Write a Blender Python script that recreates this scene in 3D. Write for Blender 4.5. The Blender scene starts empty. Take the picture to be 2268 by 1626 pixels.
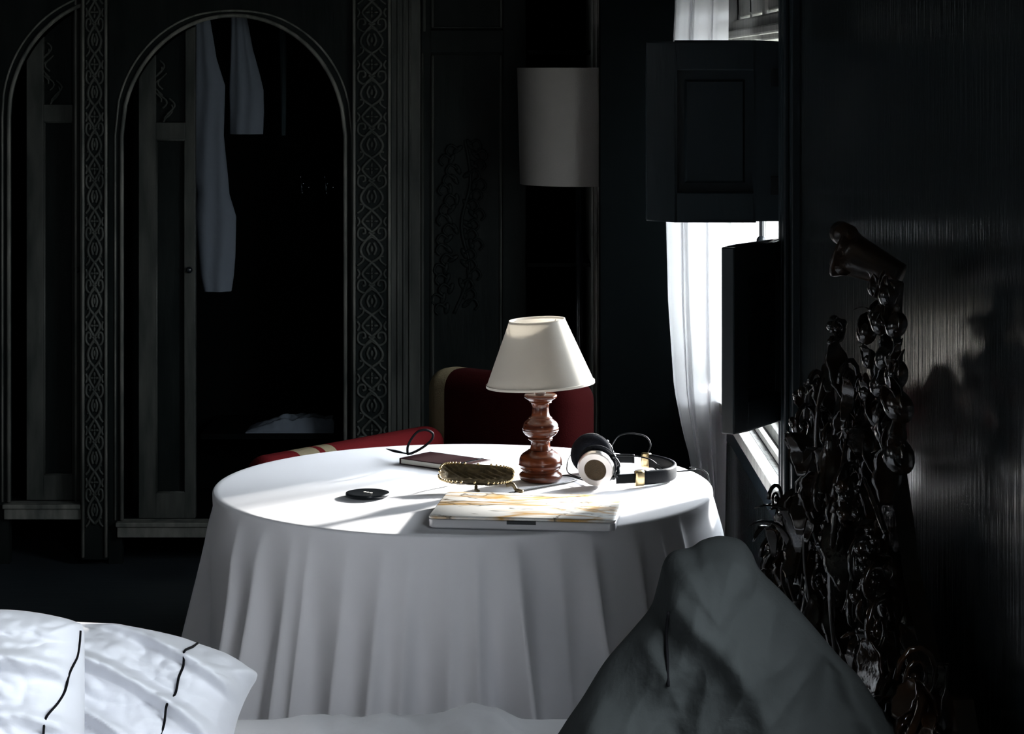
import bpy, bmesh, math, random
from mathutils import Vector, Matrix, Euler, noise
D = bpy.data; C = bpy.context.scene.collection
PI = math.pi
# ------------------------------------------------------------------ camera
F, U0, V0, ZC = 5000.0, 1134.0, 154.0, 1.635      # focal length in pixels, horizon, eye height
cd = D.cameras.new('camera'); cam = D.objects.new('camera', cd); C.objects.link(cam)
cam.location = (0, 0, ZC); cam.rotation_euler = (PI/2, 0, 0)
cd.sensor_width = 36; cd.lens = F/2268*36; cd.shift_y = -(813-V0)/2268
cd.clip_start = .05; cd.clip_end = 100
bpy.context.scene.camera = cam
# ------------------------------------------------------------------ world, daylight, exposure
w = D.worlds.new('world'); bpy.context.scene.world = w; w.use_nodes = True
nt = w.node_tree; bg = nt.nodes['Background']
tc = nt.nodes.new('ShaderNodeTexCoord'); sx = nt.nodes.new('ShaderNodeSeparateXYZ')
rp = nt.nodes.new('ShaderNodeValToRGB')
rp.color_ramp.elements[0].position = .42; rp.color_ramp.elements[0].color = (.16, .17, .15, 1)
rp.color_ramp.elements[1].position = .60; rp.color_ramp.elements[1].color = (.86, .93, 1.0, 1)
mp = nt.nodes.new('ShaderNodeMapRange'); mp.inputs[1].default_value = -1
nt.links.new(tc.outputs['Generated'], sx.inputs[0]); nt.links.new(sx.outputs['Z'], mp.inputs[0])
nt.links.new(mp.outputs[0], rp.inputs[0]); nt.links.new(rp.outputs[0], bg.inputs['Color'])
bg.inputs['Strength'].default_value = 23.0
vs = bpy.context.scene.view_settings
bpy.context.scene.display_settings.display_device = 'sRGB'
vs.view_transform = 'Standard'; vs.look = 'None'; vs.exposure = 0.0; vs.gamma = 1; vs.use_curve_mapping = False
def portal(loc, rot, sx_, sy_):
    l = D.lights.new('window_portal', 'AREA'); l.shape = 'RECTANGLE'; l.size = sx_; l.size_y = sy_
    l.cycles.is_portal = True
    o = D.objects.new('window_portal', l); o.location = loc; o.rotation_euler = rot; C.objects.link(o)
XW = .60                                          # inner face of the right wall
WY0, WY1, WZ0, WZ1 = 4.90, 6.72, .72, 1.86        # opening of window 1
portal((XW+.27, (WY0+WY1)/2, (WZ0+WZ1)/2), (0, PI/2, 0), WZ1-WZ0, WY1-WY0)
# low hazy sun coming in through window 1
sl = D.lights.new('sun', 'SUN'); sl.energy = 26.0; sl.angle = math.radians(4); sl.color = (1, .97, .93)
sun = D.objects.new('sun', sl); C.objects.link(sun)
sun.rotation_euler = Vector((-.88, -.98, -.35)).to_track_quat('-Z', 'Y').to_euler()
# unseen window added in the right wall to brighten pillows and cloth
W2 = (.75, 2.3, 1.1, 2.75)
portal((XW+.27, (W2[0]+W2[1])/2, (W2[2]+W2[3])/2), (0, PI/2, 0), W2[3]-W2[2], W2[1]-W2[0])

# ------------------------------------------------------------------ helpers
def P(u, v, Y): return Vector(((u-U0)*Y/F, Y, ZC-(v-V0)*Y/F))
def X(u, Y): return (u-U0)*Y/F
def Z(v, Y): return ZC-(v-V0)*Y/F
def Pz(u, v, z):
    Y = F*(ZC-z)/(v-V0); return Vector(((u-U0)*Y/F, Y, z))
class MB:
    def __init__(s): s.v = []; s.f = []
    def add(s, vs_, fs):
        n = len(s.v); s.v += [tuple(a) for a in vs_]; s.f += [tuple(n+i for i in f) for f in fs]; return s
    def box(s, x0, x1, y0, y1, z0, z1):
        return s.add([(x0,y0,z0),(x1,y0,z0),(x1,y1,z0),(x0,y1,z0),(x0,y0,z1),(x1,y0,z1),(x1,y1,z1),(x0,y1,z1)],
              [(0,3,2,1),(4,5,6,7),(0,1,5,4),(1,2,6,5),(2,3,7,6),(3,0,4,7)])
    def tube(s, pts, r, n=8, closed=False, flat=1.0, up=Vector((0,0,1))):
        pts = [Vector(p) for p in pts]; m = len(pts)
        rr = r if isinstance(r, (list, tuple)) else [r]*m
        vs_ = []; prev = None
        for i, p in enumerate(pts):
            a = pts[i-1] if (i or closed) else p; b = pts[(i+1) % m] if (i < m-1 or closed) else p
            t = (b-a); t = t.normalized() if t.length > 1e-9 else Vector((0,0,1))
            if prev is None:
                q = up if abs(t.dot(up)) < .95 else Vector((1,0,0))
                e = t.cross(q).normalized()
            else:
                e = prev - t*prev.dot(t)
                e = e.normalized() if e.length > 1e-6 else t.orthogonal().normalized()
            prev = e; g = t.cross(e)
            for k in range(n):
                th = 2*PI*k/n
                vs_.append(p + (e*math.cos(th) + g*math.sin(th)*flat)*rr[i])
        fs = []
        for i in range(m if closed else m-1):
            j = (i+1) % m
            for k in range(n): fs.append((i*n+k, i*n+(k+1)%n, j*n+(k+1)%n, j*n+k))
        if not closed: fs += [tuple(range(n-1,-1,-1)), tuple((m-1)*n+k for k in range(n))]
        return s.add(vs_, fs)
    def lathe(s, prof, c=(0,0,0), n=48, M=None, cap=True):
        c = Vector(c); vs_ = []
        for r, z in prof:
            for k in range(n):
                q = Vector((r*math.cos(2*PI*k/n), r*math.sin(2*PI*k/n), z))
                if M: q = M @ q
                vs_.append(c+q)
        fs = []
        for i in range(len(prof)-1):
            for k in range(n): fs.append((i*n+k, i*n+(k+1)%n, (i+1)*n+(k+1)%n, (i+1)*n+k))
        if cap:
            fs += [tuple(range(n-1,-1,-1)), tuple((len(prof)-1)*n+k for k in range(n))]
        return s.add(vs_, fs)
    def ball(s, c, r, M=None, n=12, m=8, sc=(1,1,1)):
        c = Vector(c); vs_ = []
        for i in range(m+1):
            a = PI*i/m
            for k in range(n):
                b = 2*PI*k/n
                q = Vector((sc[0]*r*math.sin(a)*math.cos(b), sc[1]*r*math.sin(a)*math.sin(b), sc[2]*r*math.cos(a)))
                if M: q = M @ q
                vs_.append(c+q)
        fs = []
        for i in range(m):
            for k in range(n): fs.append((i*n+k, (i+1)*n+k, (i+1)*n+(k+1)%n, i*n+(k+1)%n))
        return s.add(vs_, fs)
    def xf(s, M):
        s.v = [tuple(M @ Vector(q)) for q in s.v]; return s
    def build(s, name, mat, parent=None, smooth=False, bevel=0, seg=2, sub=0, angle=40):
        me = D.meshes.new(name); me.from_pydata(s.v, [], s.f)
        bm = bmesh.new(); bm.from_mesh(me); bmesh.ops.remove_doubles(bm, verts=bm.verts, dist=1e-6)
        bmesh.ops.recalc_face_normals(bm, faces=bm.faces); bm.to_mesh(me); bm.free()
        me.materials.append(mat)
        o = D.objects.new(name, me); C.objects.link(o)
        if parent:
            o.parent = parent
            pl = Matrix.Translation(abs_loc(parent))
            me.transform(pl.inverted())
        if smooth:
            for p in me.polygons: p.use_smooth = True
            if smooth != 'all': me.set_sharp_from_angle(angle=math.radians(angle))
        if bevel:
            b = o.modifiers.new('bevel', 'BEVEL'); b.width = bevel; b.segments = seg; b.limit_method = 'ANGLE'
        if sub:
            b = o.modifiers.new('sub', 'SUBSURF'); b.levels = sub; b.render_levels = sub
        return o
def abs_loc(o):
    v = Vector((0,0,0))
    while o: v = v + o.location; o = o.parent
    return v
def tag(o, label=None, cat=None, group=None, kind=None):
    if label: o['label'] = label
    if cat: o['category'] = cat
    if group: o['group'] = group
    if kind: o['kind'] = kind
    return o
def thing(name, label, cat, loc, group=None):
    o = D.objects.new(name, None); C.objects.link(o); o.location = loc; o.empty_display_size = .05
    return tag(o, label, cat, group)
def struct(name, mb, m, parent=None, **k):
    return tag(mb.build(name, m, parent, **k), kind='structure')
def spline(pts, n=8, closed=False):
    pts = [Vector(p) for p in pts]; m = len(pts); out = []
    for i in range(m if closed else m-1):
        if closed: a, b, c, d = pts[i-1], pts[i], pts[(i+1)%m], pts[(i+2)%m]
        else: a, b, c, d = pts[max(i-1,0)], pts[i], pts[i+1], pts[min(i+2,m-1)]
        for k in range(n):
            t = k/n
            out.append(.5*((2*b)+(c-a)*t+(2*a-5*b+4*c-d)*t*t+(3*b-a-3*c+d)*t**3))
    if not closed: out.append(pts[-1])
    return out
def lerp(tab, x):
    if x <= tab[0][0]: return tab[0][1]
    for (a, b), (c, d) in zip(tab, tab[1:]):
        if x <= c: return b+(d-b)*(x-a)/(c-a)
    return tab[-1][1]
def sst(a, b, x):
    t = min(1, max(0, (x-a)/(b-a))); return t*t*(3-2*t)

# ------------------------------------------------------------------ materials
def mat(name, col, rough=.6, spec=.5, metal=0, bump=0, scale=(30,30,30), col2=None, cscale=None, coat=0, transl=0, detail=4, sheen=0, bdist=.002, ior=1.5):
    m = D.materials.new(name); m.use_nodes = True; t = m.node_tree; b = t.nodes['Principled BSDF']
    b.inputs['Base Color'].default_value = (*col, 1); b.inputs['Roughness'].default_value = rough
    b.inputs['Specular IOR Level'].default_value = spec; b.inputs['Metallic'].default_value = metal
    b.inputs['Coat Weight'].default_value = coat; b.inputs['IOR'].default_value = ior; b.inputs['Sheen Weight'].default_value = sheen
    co = t.nodes.new('ShaderNodeTexCoord')
    def nz(sc):
        mp_ = t.nodes.new('ShaderNodeMapping'); mp_.inputs['Scale'].default_value = sc
        t.links.new(co.outputs['Object'], mp_.inputs[0])
        n = t.nodes.new('ShaderNodeTexNoise'); n.inputs['Scale'].default_value = 1; n.inputs['Detail'].default_value = detail
        t.links.new(mp_.outputs[0], n.inputs[0]); return n
    if bump:
        n = nz(scale); bp = t.nodes.new('ShaderNodeBump'); bp.inputs['Strength'].default_value = bump
        bp.inputs['Distance'].default_value = bdist
        t.links.new(n.outputs['Fac'], bp.inputs['Height']); t.links.new(bp.outputs[0], b.inputs['Normal'])
    if col2:
        n2 = nz(cscale or scale); r = t.nodes.new('ShaderNodeValToRGB')
        r.color_ramp.elements[0].position = .35; r.color_ramp.elements[1].position = .68
        r.color_ramp.elements[0].color = (*col, 1); r.color_ramp.elements[1].color = (*col2, 1)
        t.links.new(n2.outputs['Fac'], r.inputs[0]); t.links.new(r.outputs[0], b.inputs['Base Color'])
    if transl:
        tr = t.nodes.new('ShaderNodeBsdfTranslucent'); tr.inputs[0].default_value = (*col, 1)
        mx = t.nodes.new('ShaderNodeMixShader'); mx.inputs[0].default_value = transl
        t.links.new(b.outputs[0], mx.inputs[1]); t.links.new(tr.outputs[0], mx.inputs[2])
        t.links.new(mx.outputs[0], t.nodes['Material Output'].inputs[0])
    return m
M = {}
M['wall'] = mat('black_lacquered_plaster', (.008,.012,.014), .20, .5, ior=2.5, bump=.8, scale=(60,60,5), col2=(.022,.028,.030), cscale=(40,40,3), bdist=.0020)
M['wood'] = mat('dark_green_black_wood', (.003,.005,.0048), .5, .06, bump=.5, scale=(60,60,8), col2=(.007,.009,.0085), cscale=(20,20,4))
M['litwood'] = mat('lit_dark_wood', (.018,.021,.019), .5, .12, bump=.5, scale=(60,60,8), col2=(.045,.048,.043), cscale=(20,20,4))  # lit copy of the dark wood, window light put into its colour
M['bead'] = mat('lit_grey_bead', (.045,.05,.045), .5, .2, bump=.4, scale=(60,60,20), col2=(.13,.13,.115), cscale=(25,25,6))  # light along beads and sills put into a paler colour
M['matte'] = mat('matte_black_paint', (.0016,.0025,.0028), .8, .02, bump=.2, scale=(30,30,30))
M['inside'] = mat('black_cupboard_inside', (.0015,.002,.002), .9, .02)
M['shutter'] = mat('black_painted_shutter', (.013,.020,.025), .30, .35, bump=.3, scale=(80,80,12))
M['floor'] = mat('dark_floor_boards', (.016,.021,.025), .38, .4, bump=.4, scale=(4,60,4))
M['ceiling'] = mat('dark_ceiling', (.03,.035,.035), .8)
M['cloth'] = mat('white_tablecloth', (.78,.78,.81), .85, .2, bump=.25, scale=(900,900,900), sheen=.2, bdist=.0004)
M['bedwhite'] = mat('white_cotton', (.78,.79,.83), .85, .2, bump=.5, scale=(45,45,45), sheen=.2)
M['duvet'] = mat('white_duvet_cotton', (.90,.91,.94), .85, .2, bump=.6, scale=(45,45,45), sheen=.3)
M['grey'] = mat('charcoal_linen', (.030,.034,.034), .9, .15, bump=.4, scale=(140,140,140))
M['shade'] = mat('cream_linen_shade', (.80,.77,.71), .8, .2, bump=.3, scale=(600,600,600), transl=.28, bdist=.0004)
M['greyshade'] = mat('grey_linen_shade', (.17,.162,.15), .9, .1, bump=.3, scale=(300,300,300))
M['curtain'] = mat('white_sheer_curtain', (.93,.93,.95), .9, .1, transl=.68)
M['rubber'] = mat('matte_black_rubber', (.004,.005,.006), .6, .15)
M['net'] = mat('sheer_net', (.75,.76,.77), .9, .1, transl=.28)
M['lampwood'] = mat('turned_red_brown_wood', (.045,.010,.005), .22, .45, bump=.25, scale=(40,40,220), col2=(.15,.038,.013), cscale=(18,18,110), coat=.1)
M['carve'] = mat('black_varnished_carving', (.005,.0032,.0025), .12, .6, ior=1.6, bump=.7, scale=(45,45,45), col2=(.028,.013,.005), cscale=(14,14,14), coat=.35)
M['frame'] = mat('grey_painted_window_wood', (.46,.46,.43), .5, .4, bump=.4, scale=(60,60,10), col2=(.33,.33,.31), cscale=(30,30,6))
M['black'] = mat('black_plastic', (.008,.010,.012), .25, .5)
M['leather'] = mat('black_leather', (.006,.007,.009), .5, .12, bump=.5, scale=(400,400,400), bdist=.0006)
M['foam'] = mat('dark_fabric_ear_pad', (.007,.008,.011), .95, .1, bump=.8, scale=(500,500,500), bdist=.001)
M['silver'] = mat('silver_metal', (.78,.75,.73), .28, .5, metal=1)
M['satin'] = mat('pale_ring', (.85,.80,.76), .38, .5, metal=.4)
M['mesh'] = mat('bronze_grille', (.10,.065,.03), .5, .4, metal=.3, bump=1, scale=(900,900,900), col2=(.05,.035,.02), cscale=(700,700,700))
M['gold'] = mat('brass', (.80,.62,.34), .3, .5, metal=1)
M['alu'] = mat('aluminium_case', (.62,.62,.64), .35, .5, metal=.3)
M['maroon'] = mat('maroon_cover', (.028,.005,.006), .5, .4, bump=.3, scale=(300,300,300))
M['paper'] = mat('page_edges', (.78,.76,.68), .9, .1, bump=.6, scale=(3,3,1500), bdist=.0005)
M['garment'] = mat('pale_blue_grey_cotton', (.085,.10,.12), .95, .1, bump=.4, scale=(60,60,60))
M['darkgarment'] = mat('dark_blue_garment', (.012,.018,.02), .95, .1)
M['seam'] = mat('black_thread', (.004,.004,.005), .9, .1)
M['steel'] = mat('polished_steel', (.6,.65,.7), .12, .5, metal=1)
def glass_mat():
    m = D.materials.new('thin_window_glass'); m.use_nodes = True; t = m.node_tree
    for n in list(t.nodes):
        if n.type != 'OUTPUT_MATERIAL': t.nodes.remove(n)
    a = t.nodes.new('ShaderNodeBsdfTransparent'); g = t.nodes.new('ShaderNodeBsdfGlossy'); g.inputs['Roughness'].default_value = .02
    x = t.nodes.new('ShaderNodeMixShader'); x.inputs[0].default_value = .07
    t.links.new(a.outputs[0], x.inputs[1]); t.links.new(g.outputs[0], x.inputs[2]); t.links.new(x.outputs[0], t.nodes['Material Output'].inputs[0])
    return m
M['glass'] = glass_mat()
def stripe_mat(name, axis, bands, red=(.011,.0007,.0008,1), cream=(.11,.09,.055,1)):                  # red upholstery with a few cream stripes; default red has shade put in
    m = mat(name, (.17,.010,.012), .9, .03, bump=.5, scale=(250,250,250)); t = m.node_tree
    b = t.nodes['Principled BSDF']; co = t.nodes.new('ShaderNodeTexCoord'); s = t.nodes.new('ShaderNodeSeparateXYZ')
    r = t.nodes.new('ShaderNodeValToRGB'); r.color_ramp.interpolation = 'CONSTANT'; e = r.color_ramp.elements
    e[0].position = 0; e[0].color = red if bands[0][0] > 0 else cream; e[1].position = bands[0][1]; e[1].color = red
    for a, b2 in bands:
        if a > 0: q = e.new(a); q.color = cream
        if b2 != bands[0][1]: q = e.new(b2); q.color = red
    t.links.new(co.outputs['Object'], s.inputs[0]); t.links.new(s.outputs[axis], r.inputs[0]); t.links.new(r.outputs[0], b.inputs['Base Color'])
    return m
M['stripe'] = stripe_mat('shaded_red_cream_edge', 'X', [(0,.085)])  # back and seat: shade put into a darker red
M['armstripe'] = stripe_mat('lit_red_cream_bands', 'Y', [(.455,.495),(.515,.585)], (.060,.005,.006,1), (.13,.11,.07,1))  # arms: lit copy of the same red, light put into the colour
def marble_mat():
    m = D.materials.new('white_marble_with_gold_veins'); m.use_nodes = True; t = m.node_tree; b = t.nodes['Principled BSDF']
    b.inputs['Roughness'].default_value = .35
    co = t.nodes.new('ShaderNodeTexCoord')
    def vein(scale, off, thr, dist):
        mp_ = t.nodes.new('ShaderNodeMapping'); mp_.inputs['Scale'].default_value = scale; mp_.inputs['Location'].default_value = off
        mp_.inputs['Rotation'].default_value = (0, 0, .5)
        n = t.nodes.new('ShaderNodeTexNoise'); n.inputs['Scale'].default_value = 1; n.inputs['Detail'].default_value = 6; n.inputs['Distortion'].default_value = dist
        a = t.nodes.new('ShaderNodeMath'); a.operation = 'SUBTRACT'; a.inputs[1].default_value = .5
        c = t.nodes.new('ShaderNodeMath'); c.operation = 'ABSOLUTE'
        d = t.nodes.new('ShaderNodeMapRange'); d.inputs[1].default_value = 0; d.inputs[2].default_value = thr; d.inputs[3].default_value = 1; d.inputs[4].default_value = 0
        t.links.new(co.outputs['Object'], mp_.inputs[0]); t.links.new(mp_.outputs[0], n.inputs[0]); t.links.new(n.outputs['Fac'], a.inputs[0])
        t.links.new(a.outputs[0], c.inputs[0]); t.links.new(c.outputs[0], d.inputs[0]); return d
    g = vein((3.5, 11, 1), (3.1, .4, 0), .07, 1.0); k = vein((4, 12, 1), (9, 4, 0), .022, 1.6)
    m1 = t.nodes.new('ShaderNodeMix'); m1.data_type = 'RGBA'; m1.inputs['A'].default_value = (.88,.87,.83,1); m1.inputs['B'].default_value = (.55,.30,.05,1)
    m2 = t.nodes.new('ShaderNodeMix'); m2.data_type = 'RGBA'; m2.inputs['B'].default_value = (.10,.08,.05,1)
    t.links.new(g.outputs[0], m1.inputs['Factor']); t.links.new(m1.outputs['Result'], m2.inputs['A']); t.links.new(k.outputs[0], m2.inputs['Factor'])
    t.links.new(m2.outputs['Result'], b.inputs['Base Color']); return m
M['marble'] = marble_mat()

# ------------------------------------------------------------------ room shell
XL, YB, YF, ZT = -3.0, 8.15, -1.2, 2.9
struct('floor', MB().box(XL-.2, XW+.25, YF-.2, YB+.2, -.1, 0), M['floor'])
struct('ceiling', MB().box(XL-.2, XW+.25, YF-.2, YB+.2, ZT, ZT+.1), M['ceiling'])
struct('wall_left', MB().box(XL-.2, XL, YF-.2, YB+.2, 0, ZT), M['wall'])
struct('wall_back', MB().box(XL, XW+.25, YB, YB+.2, 0, ZT), M['wall'])
a, b_, c_, d_ = W2
mb = MB(); mb.box(XW, XW+.25, YF-.2, a, 0, ZT); mb.box(XW, XW+.25, a, b_, 0, c_); mb.box(XW, XW+.25, a, b_, d_, ZT)
mb.box(XW, XW+.25, b_, WY0, 0, ZT); mb.box(XW, XW+.25, WY1, YB, 0, ZT)
mb.box(XW, XW+.25, WY0, WY1, 0, WZ0); mb.box(XW, XW+.25, WY0, WY1, WZ1, ZT)
struct('wall_right', mb, M['wall'])
struct('wall_front', MB().box(XL, XW, YF-.2, YF, 0, ZT), M['wall'])
fr = MB()
for y0, y1, z0, z1 in ((a, a+.06, c_, d_), (b_-.06, b_, c_, d_), (a, b_, c_, c_+.06), (a, b_, d_-.06, d_)):
    fr.box(XW+.12, XW+.17, y0, y1, z0, z1)
w2 = struct('fill_window', fr, M['frame']); struct('pane', MB().box(XW+.14, XW+.144, a, b_, c_, d_), M['glass'], w2)
# partition beside the curtain
struct('wall_inner', MB().box(.263, XW, 6.78, 6.84, 0, ZT), M['matte'], bevel=.004)
# post at the near side of the window
mb = MB(); mb.box(XW-.02, XW, 4.69, 4.88, 0, ZT); mb.box(XW-.032, XW-.02, 4.72, 4.76, 0, ZT); mb.box(XW-.028, XW-.02, 4.81, 4.85, 0, ZT)
struct('trim_1', mb, M['shutter'], bevel=.004)
mb = MB(); mb.box(XW-.012, XW, 4.9, WY1, WZ0-.10, WZ0-.03)
mb.box(XW-.02, XW, 4.88, WY1+.02, 0, .12)
struct('trim_2', mb, M['shutter'], bevel=.004)
# window 1
wm = MB(); gx = XW+.07
wm.box(gx, gx+.05, WY0, WY0+.06, WZ0, WZ1); wm.box(gx, gx+.05, WY1-.06, WY1, WZ0, WZ1)
wm.box(gx, gx+.05, WY0, WY1, WZ0, WZ0+.07); wm.box(gx, gx+.05, WY0, WY1, WZ1-.07, WZ1)
w1 = struct('window_1', wm, M['frame'], bevel=.006)
struct('mullion', MB().box(gx-.01, gx+.05, 5.90, 5.96, WZ0, WZ1), M['frame'], w1, bevel=.006)
tb = MB(); tb.box(gx-.015, gx+.05, WY0, WY1, 1.71, 1.78); tb.box(gx-.03, gx-.015, WY0, WY1, 1.725, 1.75)
struct('transom', tb, M['frame'], w1, bevel=.006)
tb = MB()
for yy in (6.34,): tb.box(gx, gx+.04, yy-.018, yy+.018, WZ0, WZ1)
struct('glazing_bar', tb, M['frame'], w1, bevel=.004)
struct('pane', MB().box(gx+.02, gx+.024, WY0, WY1, WZ0, WZ1), M['glass'], w1)
# translucent net added over the far casement to dim its light
nb = MB(); n_ = 60
for i in range(n_):
    ya, yb = 5.97+(6.64-5.97)*i/n_, 5.97+(6.64-5.97)*(i+1)/n_
    xa, xb = gx-.022+.006*math.sin(i*.9), gx-.022+.006*math.sin((i+1)*.9)
    nb.add([(xa,ya,.79),(xb,yb,.79),(xb,yb,1.71),(xa,ya,1.71)], [(0,1,2,3)])
net = nb.build('dimming_net', M['net'], smooth='all'); tag(net, 'pale sheer net added over the far casement to dim its light', 'net curtain')
sb = MB(); sb.box(XW-.03, gx, WY0, WY1+.0, WZ0-.03, WZ0); sb.box(XW+.015, XW+.03, WY0, WY1, WZ0, WZ0+.018); sb.box(XW+.045, gx, WY0, WY1, WZ0, WZ0+.03)
struct('window_sill', sb, M['frame'], w1, bevel=.004)
struct('reveal_lining', MB().box(XW+.001, gx, WY1-.02, WY1, WZ0, WZ1), M['frame'], w1, bevel=.003)

# ------------------------------------------------------------------ shutters
def shutter(label, hinge, width, z0, z1, ang):
    t = thing('window_shutter', label, 'shutter', (hinge[0], hinge[1], z0), 'panelled shutters of the window')
    W, H, T = width, z1-z0, .030
    # local: leaf runs along -x from the hinge, thickness toward -y
    R = Matrix.Translation((hinge[0], hinge[1], z0)) @ Matrix.Rotation(ang, 4, 'Z')
    st = W*.215; sr = H*.16
    m = MB(); m.box(-W, -W+st, -T, 0, 0, H); m.box(-st, 0, -T, 0, 0, H)
    m.box(-W+st, -st, -T, 0, 0, sr); m.box(-W+st, -st, -T, 0, H-sr, H); m.xf(R)
    m.build('frame', M['shutter'], t, bevel=.003)
    a0, a1, b0, b1 = -W+st, -st, sr, H-sr
    m = MB(); i = .020
    y0, y1 = -T*.30, -T*.50
    vv = [(a0,y0,b0),(a1,y0,b0),(a1,y0,b1),(a0,y0,b1),(a0+i,y0,b0+i),(a1-i,y0,b0+i),(a1-i,y0,b1-i),(a0+i,y0,b1-i),
          (a0+i*1.25,y1,b0+i*1.25),(a1-i*1.25,y1,b0+i*1.25),(a1-i*1.25,y1,b1-i*1.25),(a0+i*1.25,y1,b1-i*1.25)]
    m.add(vv, [(0,1,5,4),(1,2,6,5),(2,3,7,6),(3,0,4,7),(4,5,9,8),(5,6,10,9),(6,7,11,10),(7,4,8,11),(8,9,10,11)])
    m.add([(q[0], -T*.25-(q[1]+T)*0, q[2]) for q in vv[:4]], [(3,2,1,0)]); m.xf(R)
    m.build('panel', M['shutter'], t)
    for zz in (H*.2, H*.8):
        m = MB(); m.tube([(.004,-T-.002,zz-.022),(.004,-T-.002,zz+.022)], .005, 8); m.box(-.03,.0,-T-.003,-T,zz-.02,zz+.02); m.xf(R)
        m.build('hinge', M['black'], t, smooth=True)
    return t
shutter('upper black panelled shutter swung out square to the wall in front of the curtain', (XW-.008, 4.925), .300, Z(490,4.9), Z(92,4.9), math.radians(-2))
shutter('lower black panelled shutter half open, its edge toward the table', (XW-.008, 4.905), .295, Z(962,4.65), Z(548,4.65), math.radians(57))
# window catch between the shutters
mb = MB(); mb.tube([(XW+.02,5.6,1.36),(XW+.02,5.6,1.22)], .007, 8); mb.ball((XW+.02,5.6,1.21), .014); mb.box(XW+.01,gx,5.585,5.615,1.28,1.31)
tag(mb.build('handle', M['black'], w1, smooth=True))

# ------------------------------------------------------------------ curtain
def make_curtain():
    n, m_ = 220, 60; vs_ = []; fs = []
    zt, zb = 2.55, .10
    for j in range(m_+1):
        z = zt+(zb-zt)*j/m_
        v = V0+(ZC-z)*F/6.3
        uL = lerp([(-500,1500),(0,1496),(90,1492),(300,1480),(490,1475),(700,1480),(900,1493),(1000,1512),(1060,1528),(1200,1545),(1500,1552)], v)
        uR = lerp([(-500,1614),(0,1612),(500,1607),(900,1605),(1100,1603),(1500,1596)], v)
        for i in range(n+1):
            s = i/n; u = uL+(uR-uL)*(s+.014*math.sin(s*31+v*.002))
            Y = 6.62-.46*s
            amp = .030
            dy = amp*(1.2*math.sin(s*2*PI*2.6+.5*math.sin(v*.003)+.7)+.30*math.sin(s*2*PI*6.3+1+v*.0025)*sst(300,900,v)+.12*math.sin(s*2*PI*11+v*.001))
            vs_.append(((u-U0)*Y/F, Y+dy, z))
    for j in range(m_):
        for i in range(n):
            a = j*(n+1)+i; fs.append((a, a+1, a+n+2, a+n+1))
    t = thing('curtain', 'white translucent curtain hanging in folds at far side of window', 'curtain', (.53, 6.4, 0))
    o = MB().add(vs_, fs).build('drape', M['curtain'], t, smooth='all')
    r = MB(); r.tube([(.47,6.68,2.57),(.565,4.9,2.57)], .012, 10); r.ball((.565,4.9,2.57), .022)
    for y in (6.5, 5.2): r.tube([(.48+(6.68-y)*.053,y,2.57),(XW,y,2.57)], .006, 6)
    r.build('curtain_rod', M['black'], t, smooth=True)
make_curtain()

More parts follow.
